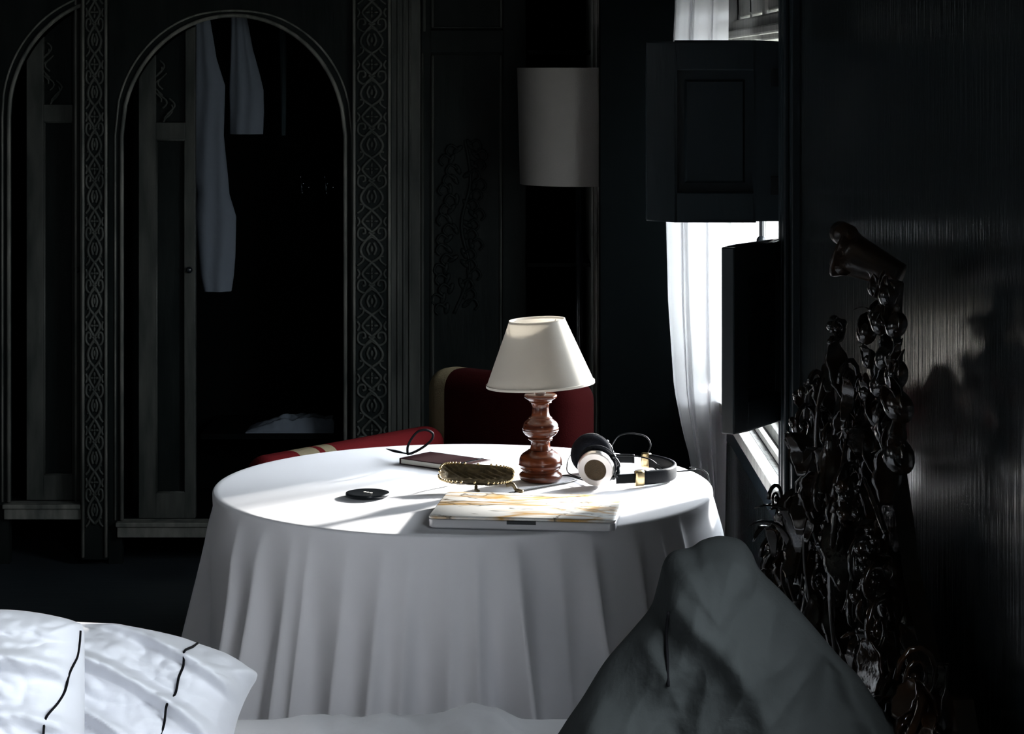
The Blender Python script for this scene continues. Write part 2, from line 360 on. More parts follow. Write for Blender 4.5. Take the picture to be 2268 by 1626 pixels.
# ------------------------------------------------------------------ wardrobe wall
YW = 7.46
def xw(u): return X(u, YW)
def zw(v): return Z(v, YW)
ZTOP = 2.45
def arch_v(u, uc, hw, va, vsp):
    d = (u-uc)/hw
    return vsp-(vsp-va)*math.sqrt(max(0, 1-d*d)) if abs(d) <= 1 else vsp
def arch_unit(name, label, uA, uB, uL, uR, uc, hw, va, vsp, vsill, dv, extra):
    """cupboard with arched opening uL..uR inside a face frame uA..uB"""
    t = thing(name, label, 'wardrobe', (xw((uL+uR)/2), YW, 0), 'arched wardrobes along the back wall')
    m = MB(); y0, y1 = YW, YW+.04
    if uL > uA: m.box(xw(uA), xw(uL), y0, y1, 0, ZTOP)
    if uB > uR: m.box(xw(uR), xw(uB), y0, y1, 0, ZTOP)
    n = 64; 
    for i in range(n):
        ua, ub = uL+(uR-uL)*i/n, uL+(uR-uL)*(i+1)/n
        za, zb = zw(arch_v(ua, uc, hw, va, vsp)), zw(arch_v(ub, uc, hw, va, vsp)); xa, xb = xw(ua), xw(ub)
        m.add([(xa,y0,za),(xb,y0,zb),(xb,y0,ZTOP),(xa,y0,ZTOP),(xa,y1,za),(xb,y1,zb),(xb,y1,ZTOP),(xa,y1,ZTOP)],
              [(0,1,2,3),(5,4,7,6),(0,4,5,1)])
    m.build('face_frame', M['wood'], t)
    # bead that follows the arched opening
    pts = [(xw(uL), y0-.004, zw(vsill-8))]
    for i in range(n+1):
        u = uL+(uR-uL)*i/n; pts.append((xw(u), y0-.004, zw(arch_v(u, uc, hw, va, vsp))))
    if uR < uB: pts.append((xw(uR), y0-.004, zw(vsill-8)))
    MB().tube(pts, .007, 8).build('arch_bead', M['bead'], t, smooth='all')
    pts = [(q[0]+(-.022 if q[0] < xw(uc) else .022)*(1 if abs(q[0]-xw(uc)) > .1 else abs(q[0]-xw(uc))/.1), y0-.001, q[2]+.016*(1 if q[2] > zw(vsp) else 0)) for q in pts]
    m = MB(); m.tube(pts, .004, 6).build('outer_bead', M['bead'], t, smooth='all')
    # box behind
    m = MB(); yb = 8.05
    x0, x1 = xw(uA)+.004, xw(uB)-.004
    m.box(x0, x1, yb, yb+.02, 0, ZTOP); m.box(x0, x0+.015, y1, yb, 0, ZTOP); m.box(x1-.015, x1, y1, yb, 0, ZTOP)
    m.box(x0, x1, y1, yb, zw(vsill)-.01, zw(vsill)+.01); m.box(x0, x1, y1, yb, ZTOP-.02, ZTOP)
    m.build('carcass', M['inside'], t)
    # sill
    m = MB(); m.box(xw(uL)-.012, xw(uR)+(.012 if uR < uB-5 else 0), y0-.025, y1, zw(vsill+28), zw(vsill+4)); m.box(xw(uL)-.016, xw(uR)+(.016 if uR < uB-5 else 0), y0-.032, y1, zw(vsill+4), zw(vsill-6))
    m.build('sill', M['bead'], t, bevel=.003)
    # door leaf: arched leaf left of the opening
    dl, dr = uL+32, min(uL+158, uR)
    d = MB(); ya, yb2 = YW+.045, YW+.075
    def col(u0_, u1_, vb, vt=None, k=6):
        for i in range(k):
            ua, ub = u0_+(u1_-u0_)*i/k, u0_+(u1_-u0_)*(i+1)/k
            ta = arch_v(ua, uc, hw, va, vsp)+6 if vt is None else vt; tb_ = arch_v(ub, uc, hw, va, vsp)+6 if vt is None else vt
            z0 = zw(vb); A = [(xw(ua),ya,z0),(xw(ub),ya,z0),(xw(ub),ya,zw(tb_)),(xw(ua),ya,zw(ta))]
            d.add(A+[(p[0],yb2,p[2]) for p in A], [(0,1,2,3),(5,4,7,6),(3,2,6,7),(0,4,5,1),(0,3,7,4),(1,5,6,2)])
    col(dl, dl+38, vsill); col(dr-22, dr, vsill)
    d.box(xw(dl+38), xw(dr-22), ya, yb2, zw(vsill), zw(vsill-62)); d.box(xw(dl+38), xw(dr-22), ya, yb2, zw(310+dv), zw(272+dv))
    lf = d.build('door', M['litwood'], t, bevel=.002)
    p = MB(); p.box(xw(dl+38), xw(dr-22), yb2-.008, yb2-.003, zw(vsill-62), zw(310+dv))
    k = 8
    for i in range(k):
        ua, ub = dl+38+(dr-60-dl)*i/k, dl+38+(dr-60-dl)*(i+1)/k
        p.add([(xw(ua),yb2-.006,zw(272+dv)),(xw(ub),yb2-.006,zw(272+dv)),(xw(ub),yb2-.006,zw(arch_v(ub,uc,hw,va,vsp)+6)),(xw(ua),yb2-.006,zw(arch_v(ua,uc,hw,va,vsp)+6))], [(0,1,2,3)])
    p.build('door_panel', M['wood'], lf)
    # mitred bevel strips inside the lower panel and carving in the upper
    p = MB(); xa, xb_, za, zb = xw(dl+38), xw(dr-22), zw(vsill-62), zw(310+dv)
    for q0, q1 in (((xa,za),(xb_,za)),((xa,zb),(xb_,zb)),((xa,za),(xa,zb)),((xb_,za),(xb_,zb))):
        p.tube([(q0[0],ya+.006,q0[1]),(q1[0],ya+.006,q1[1])], .006, 6)
    rr = random.Random(4)
    for i in range(9):
        u = dl+44+rr.random()*34; v = lerp([(0,150+dv),(1,262+dv)], i/8)
        pts = [P(u+10*math.sin(a_*1.1+i), v-16+a_*9, ya+.010) for a_ in range(5)]
        p.tube(spline(pts, 4), .0035, 6)
    p.build('door_moulding', M['litwood'], lf, smooth='all')
    h = MB(); h.ball((xw(dr-12), ya-.012, zw(600)), .011); h.tube([(xw(dr-12),ya,zw(600)),(xw(dr-12),ya-.012,zw(600))], .005, 6)
    h.build('knob', M['black'], lf, smooth='all')
    return t
wd = arch_unit('wardrobe', 'tall black arched wardrobe standing open with pale clothes hanging inside', 241, 783, 270, 765, 517, 247, 34, 300, 1160, 0, None)
wl = arch_unit('wardrobe', 'black wardrobe at the far left, its arch cut off by the carved strip', -120, 184, 20, 183, 267, 247, -6, 260, 1120, -40, None)

def pilaster(u0_, u1_, label, parent, ym, seed, wmul=1):
    """flat strip with two beads and interlaced carving between them"""
    x0, x1 = xw(u0_), xw(u1_); t = parent
    strip = MB().box(x0, x1, ym, ym+.05, zw(1235) if u0_ < 400 else 0, ZTOP).build('carved_strip', M['wood'], t)
    m = MB()
    for x in (x0+.004, x1-.004): m.tube([(x, ym-.003, .03), (x, ym-.003, ZTOP)], .0055, 8)
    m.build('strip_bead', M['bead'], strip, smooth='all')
    c = MB(); cxx = (x0+x1)/2; W = (x1-x0)/2-.012; y = ym-.002
    per = .172; z = .14; r = .0052
    def T(pts, rad=r): c.tube(spline([(cxx+a*W, y, b) for a, b in pts], 6), rad, 6)
    while z < 2.1:
        for s in (-1, 1):
            T([(0,z),(.55*s,z+.02),(.72*s,z+.045),(.35*s,z+.075),(0,z+.092),(-.2*s,z+.10)])
            T([(0,z+.085),(.5*s,z+.072),(.9*s,z+.085),(.85*s,z+.11),(.5*s,z+.113),(.42*s,z+.098),(.6*s,z+.095)], r*.85)
            T([(.15*s,z+.025),(.3*s,z+.045),(.12*s,z+.066)], r*.9)
            T([(.95*s,z-.01),(.6*s,z+.004),(.55*s,z+.018),(.8*s,z+.02)], r*.8)
            T([(0,z+.10),(.4*s,z+.118),(.62*s,z+.135),(.4*s,z+.152),(0,z+.172)])
            T([(.95*s,z+.12),(.8*s,z+.135),(.95*s,z+.15)], r*.8)
            c.ball((cxx+s*W*.28,y,z+.136), .008, sc=(1,.5,.5))
            c.ball((cxx,y,z+.136+s*.012), .008, sc=(.5,.5,1))
        c.ball((cxx,y,z+.136), .0045)
        c.ball((cxx,y,z+.045), .007, sc=(.7,.6,1.5))
        z += per
    c.build('interlace_carving', M['litwood'], strip, smooth='all')
pilaster(783, 866, None, wd, YW-.03, 1)
pilaster(185, 241, None, wd, YW-.03, 2)

# cupboard with panelled door, right of the carved strip
t = thing('cupboard', 'black cupboard with a tall carved panel door behind the armchair', 'cupboard', (xw(1020), YW, 0))
m = MB(); m.box(xw(866), xw(932), YW-.02, YW+.03, 0, ZTOP)
for u in (880, 893, 906): m.box(xw(u), xw(u+5), YW-.027, YW-.02, 0, ZTOP)
m.build('fluted_stile', M['litwood'], t, bevel=.003)
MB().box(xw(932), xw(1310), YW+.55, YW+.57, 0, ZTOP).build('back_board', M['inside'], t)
def dbox(m, ua, ub, va, vb, y0, y1): m.box(xw(ua), xw(ub), y0, y1, zw(va), zw(vb))
d = MB(); dbox(d, 933, 953, 1240, -500, YW-.01, YW+.02); dbox(d, 1115, 1165, 1240, -500, YW-.01, YW+.02)
dbox(d, 953, 1115, 1240, 1000, YW-.01, YW+.02); dbox(d, 953, 1115, 118, 66, YW-.01, YW+.02); dbox(d, 953, 1115, -420, -500, YW-.01, YW+.02)
dr_ = d.build('door', M['wood'], t, bevel=.003)
p = MB(); dbox(p, 953, 1115, 1000, 118, YW+.008, YW+.016); dbox(p, 953, 1115, 66, -420, YW+.008, YW+.016); p.build('door_panel', M['wood'], dr_)
p = MB()
for (va, vb) in ((1000,118),(66,-420)):
    i = 5; q = [P(958,va-i,YW+.004), P(1110,va-i,YW+.004), P(1110,vb+i,YW+.004), P(958,vb+i,YW+.004)]
    p.tube(q, .006, 6, closed=True)
p.tube([(xw(936),YW-.012,zw(1240)),(xw(936),YW-.012,zw(118))], .006, 6); p.tube([(xw(940),YW-.012,zw(70)),(xw(940),YW-.012,zw(-500))], .006, 6)
p.build('door_moulding', M['litwood'], dr_, smooth='all')
rr = random.Random(8); p = MB()
for i in range(34):
    v = 320+i*11; sd = (-1)**i; u = 1030+sd*(10+18*math.sin(i*.55)**2)-i*.7
    R = Matrix.Rotation(rr.uniform(-1,1), 3, 'Y')
    p.ball(P(u, v, YW+.006), .016, R, sc=(.6,.35,1.3), n=10, m=6)
    pts = [P(u, v, YW+.004), P(u+sd*16, v-10, YW), P(u+sd*26, v+4, YW), P(u+sd*18, v+14, YW+.002)]
    p.tube(spline(pts, 4), .0045, 6)
p.tube(spline([P(1030,310,YW+.006),P(1042,400,YW+.006),P(1022,500,YW+.006),P(1040,600,YW+.006),P(1006,695,YW+.006)], 8), .006, 6)
p.build('foliage_carving', M['wood'], dr_, smooth='all')
m = MB()
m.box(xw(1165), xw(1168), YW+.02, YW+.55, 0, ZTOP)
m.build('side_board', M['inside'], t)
for v in (-200, 112, 345, 585, 830, 1075):
    m = MB(); m.box(xw(1168), xw(1309), YW+.03, YW+.55, zw(v+8), zw(v)); m.build('shelf', M['wood'], t)
m = MB(); m.box(xw(1309), xw(1334), YW-.03, YW+.55, 0, ZTOP); m.tube([(xw(1312),YW-.032,0),(xw(1312),YW-.032,ZTOP)], .005, 6); m.tube([(xw(1321),YW-.032,0),(xw(1321),YW-.032,ZTOP)], .004, 6)
m.build('end_moulding', mat('lit_end_strip', (.55,.54,.50), .5, .4, bump=.6, scale=(80,80,6), col2=(.12,.12,.11), cscale=(30,30,5)), t, bevel=.003)  # lit edge put into the pale colour, as the strip stands in shade

# inside the wardrobe
rod_y = 7.72
MB().tube([(xw(262),rod_y,1.905),(xw(772),rod_y,1.905)], .012, 10).build('clothes_rail', M['steel'], wd, smooth='all')
def garment(name, label, rows, Yg, depth, m_, cat, folds=3, seed=0):
    """rows: (v, uL, uR); a hollow hanging garment"""
    n = 48; vs_ = []; fs = []; R = random.Random(seed)
    rr_ = []
    for (a, b) in zip(rows, rows[1:]):
        for k in range(8): rr_.append([a[i]+(b[i]-a[i])*k/8 for i in range(3)])
    rr_.append(rows[-1])
    for j, (v, uL, uR) in enumerate(rr_):
        c = (uL+uR)/2; h = (uR-uL)/2
        for i in range(n):
            th = 2*PI*i/n
            rip = 1+.0*math.sin(th)
            u = c+h*math.cos(th)
            y = depth*min(1, .35+h/45)*(math.sin(th)*(.75+.0)+.10*math.sin(folds*math.cos(th)*2+seed+.012*v)+.12*noise.noise(Vector((u*.03, v*.008, seed))))
            vs_.append(P(u, v, Yg)+Vector((0, y, 0)))
    for j in range(len(rr_)-1):
        for i in range(n): fs.append((j*n+i, j*n+(i+1)%n, (j+1)*n+(i+1)%n, (j+1)*n+i))
    o = MB().add(vs_, fs).build(name, m_, smooth='all'); tag(o, label, cat)
    return o
garment('shirt', 'long pale blue grey garment hanging at the left inside the open wardrobe',
        [(-18,428,448),(10,428,458),(40,430,465),(130,431,480),(190,431,499),(300,431,496),(390,430,505),(430,437,508),(480,431,523),(570,440,521),(610,444,518),(645,452,513)], rod_y, .035, M['garment'], 'clothes', 3, 2)
garment('shirt', 'short pale garment hanging beside the long one in the open wardrobe',
        [(-18,520,536),(10,515,542),(40,512,547),(110,511,560),(170,509,577),(200,508,584),(250,509,585),(297,509,583)], rod_y, .035, M['garment'], 'clothes', 4, 5)
garment('shirt', 'narrow dark garment hanging right of the pale ones in the wardrobe',
        [(-18,616,630),(60,618,632),(110,620,634),(200,621,634),(300,622,633)], rod_y, .03, M['darkgarment'], 'clothes', 2, 9)
for u, lab in ((668,'left steel coat hook on the inside back of the wardrobe'), (722,'right steel coat hook on the inside back of the wardrobe')):
    h = MB(); yb = 8.05
    h.box(X(u-4,yb), X(u+6,yb), yb-.006, yb, Z(438,yb), Z(386,yb))
    for du, dv_, ln in ((2,427,.05),(4,407,.06),(16,415,.05),(-2,392,.02)):
        e = P(u+du, dv_, yb-ln); h.tube(spline([P(u+1, dv_-4, yb-.004), P(u+du*.6, dv_+6, yb-ln*.7), e], 4), .003, 6); h.ball(e, .0065)
    tag(h.build('coat_hook', M['steel'], smooth='all'), lab, 'hook', 'hooks inside the wardrobe')
m = MB(); m.box(xw(430), xw(764), YW+.16, 8.05, Z(962,7.65)-.012, Z(956,7.65)-.004); m.build('shelf', M['inside'], wd)
# folded linen on that shelf
fl = MB(); n = 40; vs_ = []; fs = []; zb = Z(956,7.65)-.004
for j in range(n+1):
    for i in range(n+1):
        s, q = i/n, j/n; u = 548+(742-548)*s
        e = min(1, s*2.2)**.7*min(1, (1-s)*12+.75)*min(1,q*6, (1-q)*6+.2)
        h = .060*e*(.75+.3*noise.noise(Vector((s*5,q*3,1)))+.15*noise.noise(Vector((s*14,q*7,4))))
        vs_.append((X(u,7.7), 7.64+.16*q, zb+max(.002,h)))
for j in range(n):
    for i in range(n): a = j*(n+1)+i; fs.append((a,a+1,a+n+2,a+n+1))
k0 = len(vs_); vs_ += [(X(548,7.7),7.64,zb),(X(742,7.7),7.64,zb),(X(742,7.7),7.80,zb),(X(548,7.7),7.80,zb)]; fs.append((k0+3,k0+2,k0+1,k0))
fs += [tuple([k0, k0+1]+[i for i in range(n,-1,-1)]), tuple([k0+1,k0+2]+[j*(n+1)+n for j in range(n,-1,-1)])]
tag(fl.add(vs_, fs).build('folded_linen', M['garment'], smooth=True), 'crumpled pale linen lying on the low shelf of the wardrobe', 'linen')

# ------------------------------------------------------------------ floor lamp behind the partition
t = thing('floor_lamp', 'floor lamp with a large grey drum shade, partly behind the dark partition', 'lamp', (.213, 7.14, 0))
def at(c, prof, n=48): return MB().lathe(prof, c, n)
at((.213,7.14,0), [(.0,0),(.14,0),(.14,.012),(.03,.03),(.012,.04)]).build('base', M['black'], t, smooth=True)
MB().tube([(.213,7.14,.03),(.213,7.14,1.45)], .011, 12).build('pole', M['black'], t, smooth='all')
zt, zb = Z(150,6.95), Z(414,6.95)
sh = MB().lathe([(.188,zb),(.197,zt),(.194,zt),(.185,zb),(.188,zb)], (.213,7.14,0), 64, cap=False)
for k in range(3):
    a_ = k*2*PI/3+.3; sh.tube([(.213,7.14,zt-.03),(.213+.19*math.cos(a_),7.14+.19*math.sin(a_),zt-.02)], .002, 6)
sh.build('lamp_shade', M['greyshade'], t, smooth=True)
at((.213,7.14,0), [(.015,1.44),(.018,1.50),(.012,1.52),(.03,1.56),(.028,1.6),(.0,1.615)], 20).build('bulb', M['paper'], t, smooth=True)

# ------------------------------------------------------------------ armchair
Bp = Vector((-.225, 6.23, 0)); dd = Vector((-.64, -.77, 0)).normalized(); ss = Vector((.77, -.64, 0)).normalized()
t = thing('armchair', 'red and cream striped armchair standing behind the round table', 'chair', (Bp.x, Bp.y, 0))
RT = Matrix(((ss.x, dd.x, 0, Bp.x), (ss.y, dd.y, 0, Bp.y), (0,0,1,0), (0,0,0,1)))   # local x along back, y forward
def soft(mbx, name, m_, b=.04, parent=t):
    """rounded upholstery block; local mesh axes follow the chair"""
    o = mbx.build(name, m_); o.parent = parent; o.matrix_basis = Matrix.Translation(-Vector((Bp.x,Bp.y,0))) @ RT
    bv = o.modifiers.new('b', 'BEVEL'); bv.width = b; bv.segments = 6
    for p in o.data.polygons: p.use_smooth = True
    return o
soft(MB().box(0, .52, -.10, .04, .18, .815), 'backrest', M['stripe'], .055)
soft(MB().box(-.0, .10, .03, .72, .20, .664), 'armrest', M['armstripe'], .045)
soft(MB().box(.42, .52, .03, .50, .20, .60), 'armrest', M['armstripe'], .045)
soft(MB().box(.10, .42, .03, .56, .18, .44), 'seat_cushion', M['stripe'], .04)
for x, y in ((.04,-.04),(.48,-.04),(.04,.56),(.47,.44)):
    soft(MB().box(x-.02, x+.02, y-.02, y+.02, 0, .20), 'leg', M['carve'], .004)

# ------------------------------------------------------------------ table and cloth
TC = Vector((-.104, 4.81, 0)); TR = .530; TZ = .75
t = thing('round_table', 'round table hidden under the white cloth', 'table', (TC.x, TC.y, 0))
at((TC.x,TC.y,0), [(.0,.715),(.505,.715),(.515,.722),(.515,.738),(.505,.744),(0,.744)], 96).build('tabletop', M['carve'], t, smooth=True)
at((TC.x,TC.y,0), [(.0,.0),(.2,.0),(.2,.03),(.06,.07),(.045,.2),(.06,.35),(.04,.5),(.08,.68),(.15,.715)], 32).build('pedestal', M['carve'], t, smooth=True)
def cloth():
    N = 720; R = random.Random(3)
    # fold crests: angle (deg, 270 = toward the camera), width, strength
    folds = []
    for u, wd_, st in ((478,5,.5),(545,6,.7),(625,5.5,.55),(668,4,.5),(760,7,.7),(845,5,.8),(905,6,.8),(1000,6,.75),(1060,5,1.0),(1150,5,1.9),(1250,7,.6),(1325,4,1.1),(1430,5,.8),(1490,4,.9),(1545,4,.8)):
        dx = (u-U0)*4.35/F-TC.x; a_ = math.degrees(math.asin(max(-1,min(1,dx/.56))))+270
        folds.append((a_, wd_, st))
    a_ = 2
    while a_ < 176: folds.append((a_, 6+R.random()*2, .6+.5*R.random())); a_ += 13+R.random()*5
    rows = []
    for r in (0, .15, .3, .42, .48, .515): rows.append(('t', r))
    for k in range(1, 5): rows.append(('e', k/4))
    for k in range(1, 61): rows.append(('s', k/60))
    vs_ = []
    for kd, q in rows:
        for i in range(N):
            th = 360*i/N; c, s = math.cos(math.radians(th)), math.sin(math.radians(th))
            f = 0
            for a2, w2_, st in folds:
                d = (th-a2+180) % 360-180
                if abs(d) < 30: f += st*math.exp(-(abs(d)/(w2_*(.85 if d < 0 else .42)))**1.3)
            f -= .45
            if kd == 't':
                r, z = q, TZ
            elif kd == 'e':
                g = q*PI/2; r = .524+.006*math.sin(g); z = TZ-.006*(1-math.cos(g))
            else:
                drop = q*.715; r0 = .530
                tt = drop
                bulge = 1-math.exp(-tt*4)
                amp = .10*sst(.0, .42, tt)+.010*sst(.0,.04,tt)
                r = r0+.105*bulge*.9*tt/.715*1.0+.012*sst(0,.1,tt)+amp*f
                r = max(r, .528+.02*tt)
                r += .0015*noise.noise(Vector((th*.08, tt*6, 2)))
                z = TZ-.006-drop
            vs_.append((TC.x+r*c, TC.y+r*s, z))
    fs = []
    for j in range(len(rows)-1):
        for i in range(N): a3 = j*N+i; b3 = j*N+(i+1)%N; fs.append((a3, b3, b3+N, a3+N))
    o = MB().add(vs_, fs).build('tablecloth', M['cloth'], smooth='all')
    tag(o, 'white cloth falling in folds over the round table', 'tablecloth')
cloth()

# ------------------------------------------------------------------ table lamp
LB = Pz(1197, 1065, TZ+.001); k = 4.857/F/3.87*.945
t = thing('table_lamp', 'small table lamp of turned red-brown wood with a cream conical shade', 'lamp', tuple(LB))
prof = [(1530,0),(1530,148),(1520,165),(1500,180),(1480,184),(1462,178),(1450,160),(1440,152),(1430,158),(1420,164),(1412,172),(1404,170),(1400,175),(1385,180),(1380,186),(1374,182),(1350,183),(1325,178),(1300,166),(1280,148),(1262,122),(1256,112),(1250,108),(1246,92),(1230,86),(1200,80),(1175,80),(1165,86),(1160,98),(1150,104),(1140,102),(1134,96),(1126,108),(1110,130),(1090,145),(1076,150),(1070,156),(1064,152),(1050,156),(1044,150),(1020,148),(1000,138),(985,122),(970,104),(964,98),(958,100),(950,92),(940,80),(910,73),(870,70),(840,73),(822,80),(816,96),(808,92),(795,108),(785,122),(775,136),(762,141),(750,138),(742,128),(740,60),(740,0)]
at(tuple(LB), [(r*k*1.07, (1530-y)*k) for y, r in prof], 64).build('base', M['lampwood'], t, smooth=True, angle=50)
zb = LB.z+.2075; zt = LB.z+.346
sh = MB().lathe([(.1165,zb),(.0600,zt),(.0592,zt),(.1155,zb),(.1165,zb)], (LB.x,LB.y,0), 96, cap=False)
sh.lathe([(.1172,zb-.001),(.1172,zb+.004),(.1150,zb+.004),(.1150,zb-.001),(.1172,zb-.001)], (LB.x,LB.y,0), 96, cap=False)
sh.lathe([(.0608,zt-.004),(.0605,zt+.001),(.0586,zt+.001),(.0586,zt-.004),(.0608,zt-.004)], (LB.x,LB.y,0), 96, cap=False)
Rt = Matrix.Translation((LB.x,LB.y,zb)) @ Matrix.Rotation(math.radians(-3.0), 4, 'Y') @ Matrix.Translation((-LB.x,-LB.y,-zb))
sh.xf(Rt); sh.build('lamp_shade', M['shade'], t, smooth=True, angle=60)
sp = MB(); sp.tube([(LB.x,LB.y,LB.z+.180),(LB.x,LB.y,LB.z+.28)], .011, 12)
for q in range(3):
    a_ = q*2*PI/3+1.0; sp.tube([(LB.x+.003,LB.y,zt-.03),(LB.x+.056*math.cos(a_)+.004,LB.y+.056*math.sin(a_),zt-.005)], .0012, 6)
sp.ball((LB.x,LB.y,zt-.05), .024, sc=(1,1,1.2)); sp.build('socket', M['satin'], t, smooth='all')
# ------------------------------------------------------------------ laptop
la = math.radians(-6.5); LC = Vector((.032, 4.447, TZ+.002))
RL = Matrix.Rotation(la, 4, 'Z')
t = thing('laptop', 'closed laptop with a white and gold marble lid, overhanging the table edge', 'laptop', tuple(LC))
def rrect(W, H, r, n=8):
    out = []
    for cx_, cy_, a0 in ((W-r,H-r,0),(-W+r,H-r,90),(-W+r,-H+r,180),(W-r,-H+r,270)):
        for i in range(n+1):
            a_ = math.radians(a0+90*i/n); out.append((cx_+r*math.cos(a_), cy_+r*math.sin(a_)))
    return out
def slab(layers, r):
    m = MB(); n = None; vs_ = []
    for W, H, z in layers:
        ring = rrect(W, H, r); n = len(ring); vs_ += [(x, y, z) for x, y in ring]
    fs = []
    for j in range(len(layers)-1):
        for i in range(n): fs.append((j*n+i, j*n+(i+1)%n, (j+1)*n+(i+1)%n, (j+1)*n+i))
    fs += [tuple(range(n-1,-1,-1)), tuple((len(layers)-1)*n+i for i in range(n))]
    return m.add(vs_, fs)
def place(mbx, name, m_, Rm, par, **kw):
    o = mbx.build(name, m_, **kw); o.parent = par; o.matrix_basis = Rm; return o
place(slab([(.176,.122,0),(.180,.126,.003),(.180,.126,.0165),(.179,.125,.0175)], .014), 'laptop_base', M['alu'], RL, t, smooth=True, angle=50)
place(slab([(.179,.125,.0185),(.1805,.1265,.0195),(.1805,.1265,.0225),(.178,.124,.0245)], .014), 'lid', M['marble'], RL, t, smooth=True, angle=50)
place(MB().box(-.028,.028,-.1268,-.120,.0115,.0178), 'finger_notch', M['black'], RL, t)
place(MB().box(-.172,.172,-.118,.118,.017,.019), 'gap', M['black'], RL, t)
# ------------------------------------------------------------------ black round puck
pc = Pz(814, 1100, TZ+.0006)
t = thing('charging_puck', 'flat round glossy black disc lying alone on the cloth', 'disc', tuple(pc))
at(tuple(pc), [(0,0),(.040,0),(.0445,.003),(.046,.006),(.045,.0085),(.041,.0095),(.034,.0082),(0,.0080)], 64).build('body', M['black'], t, smooth=True)
em = MB()
for i, (a_, b2) in enumerate(((-.006,.008),(.000,.003),(.007,-.003))): em.ball((pc.x+a_,pc.y+b2,pc.z+.0084), .0032, sc=(1.1,1.5,.1), n=10, m=6)
o = em.build('pale_mark', M['paper'], t, smooth='all'); o['label'] = 'small white mark'  # a few pale flattened dots on top of the disc
# ------------------------------------------------------------------ notebook
nc = Vector((-.150, 5.045, TZ+.001)); RN = Matrix.Rotation(math.atan2(-.62,.80), 4, 'Z')
t = thing('notebook', 'maroon notebook with pale pages behind the brass dish', 'book', tuple(nc))
place(MB().box(-.088,.088,-.054,.054,.012,.0140), 'cover', M['maroon'], RN, t, bevel=.001)
place(MB().box(-.088,.088,-.054,.054,0,.002), 'cover', M['maroon'], RN, t, bevel=.0008)
place(MB().box(-.088,-.085,-.054,.054,.001,.013), 'spine', M['maroon'], RN, t, bevel=.0008)
place(MB().box(-.085,.085,-.051,.052,.002,.012), 'pages', M['paper'], RN, t)
place(MB().box(.062,.068,-.0545,.0545,.0138,.0148), 'elastic_band', M['black'], RN, t)
# cable tie with leather tab resting on the notebook corner
zt_ = .768
pts = [Pz(903,1006,zt_), P(903,990,5.06), P(912,971,5.05), P(926,956,5.05), P(944,952.5,5.05), P(958,960,5.055), P(957,972,5.06), P(946,984,5.065), P(930,995,5.07), Pz(914,1003,zt_+.002), Pz(903,1006,zt_)]
t = thing('key_strap', 'black strap looped upward on the left end of the maroon notebook', 'strap', tuple(pts[0]))
MB().tube(spline(pts, 8), .0028, 8).build('loop', M['leather'], t, smooth='all')
MB().tube(spline([Pz(912,1006,zt_+.002), Pz(890,1003,zt_+.003), Pz(870,998,zt_+.002), Pz(855,994,zt_)], 6), [.004]*6+[.005,.006,.0065,.0068,.007,.007,.006,.005,.004,.0035,.003,.002,.001], 10, flat=.35).build('tab', M['leather'], t, smooth='all')
# ------------------------------------------------------------------ brass dish
dc = Vector((X(1055,4.76), 4.76, TZ))
t = thing('brass_dish', 'oblong brass dish with a beaded rim and curled feet', 'dish', tuple(dc))
Td = Matrix.Translation(dc+Vector((0,0,.022))) @ Matrix.Rotation(math.radians(-4), 4, 'Z') @ Matrix.Rotation(math.radians(16), 4, 'X') @ Matrix.Rotation(math.radians(2.5), 4, 'Y')
def dpt(a_, q):
    c, s = math.cos(a_), math.sin(a_); e = .5
    x = .078*math.copysign(abs(c)**e, c)*q*(1); y = .044*math.copysign(abs(s)**e, s)*q*(1-.12*c)
    return x, y
n, mr = 96, 24; vs_ = []; fs = []
for j in range(mr+1):
    q = j/mr
    for i in range(n):
        x, y = dpt(2*PI*i/n, q)
        z = .012*q**3 + .0024*math.sin((x*1.0+abs(y)*1.4)*330)*(1-q**6)*min(1,q*5)
        vs_.append((x, y, z))
for j in range(mr):
    for i in range(n): fs.append((j*n+i, j*n+(i+1)%n, (j+1)*n+(i+1)%n, (j+1)*n+i))
m = MB().add(vs_, fs); m.add([(x,y,z-.0025) for x,y,z in vs_], fs); m.xf(Td)
bronze = mat('aged_bronze', (.20,.15,.08), .45, .5, metal=.6, col2=(.09,.07,.04), cscale=(90,90,90))
m.build('bowl', bronze, t, smooth='all')
for i in range(48):
    x, y = dpt(2*PI*i/48, 1.0)
    q = Td @ Vector((x, y, .0125)); bd = MB().ball(q, .0029, n=8, m=6)
    bd.build('rim_bead', M['gold'], t, smooth='all')
def foot(pts, r): MB().tube(spline(pts, 5), r, 8).build('foot', bronze, t, smooth='all')
b0 = Td @ Vector((.066,-.030,.004))
foot([b0, b0+Vector((.012,-.004,.003)), b0+Vector((.020,-.008,-.008)), Vector((b0.x+.024,b0.y-.014,TZ+.006)), Vector((b0.x+.034,b0.y-.018,TZ+.004))], .0042)
b1 = Td @ Vector((.002,-.030,-.002)); foot([b1, b1+Vector((0,-.008,-.006)), Vector((b1.x,b1.y-.012,TZ+.006)), Vector((b1.x+.006,b1.y-.018,TZ+.0035))], .0035)
b2 = Td @ Vector((-.050,.035,0)); foot([b2, b2+Vector((-.006,.004,-.012)), Vector((b2.x-.004,b2.y+.006,TZ+.004))], .0035)
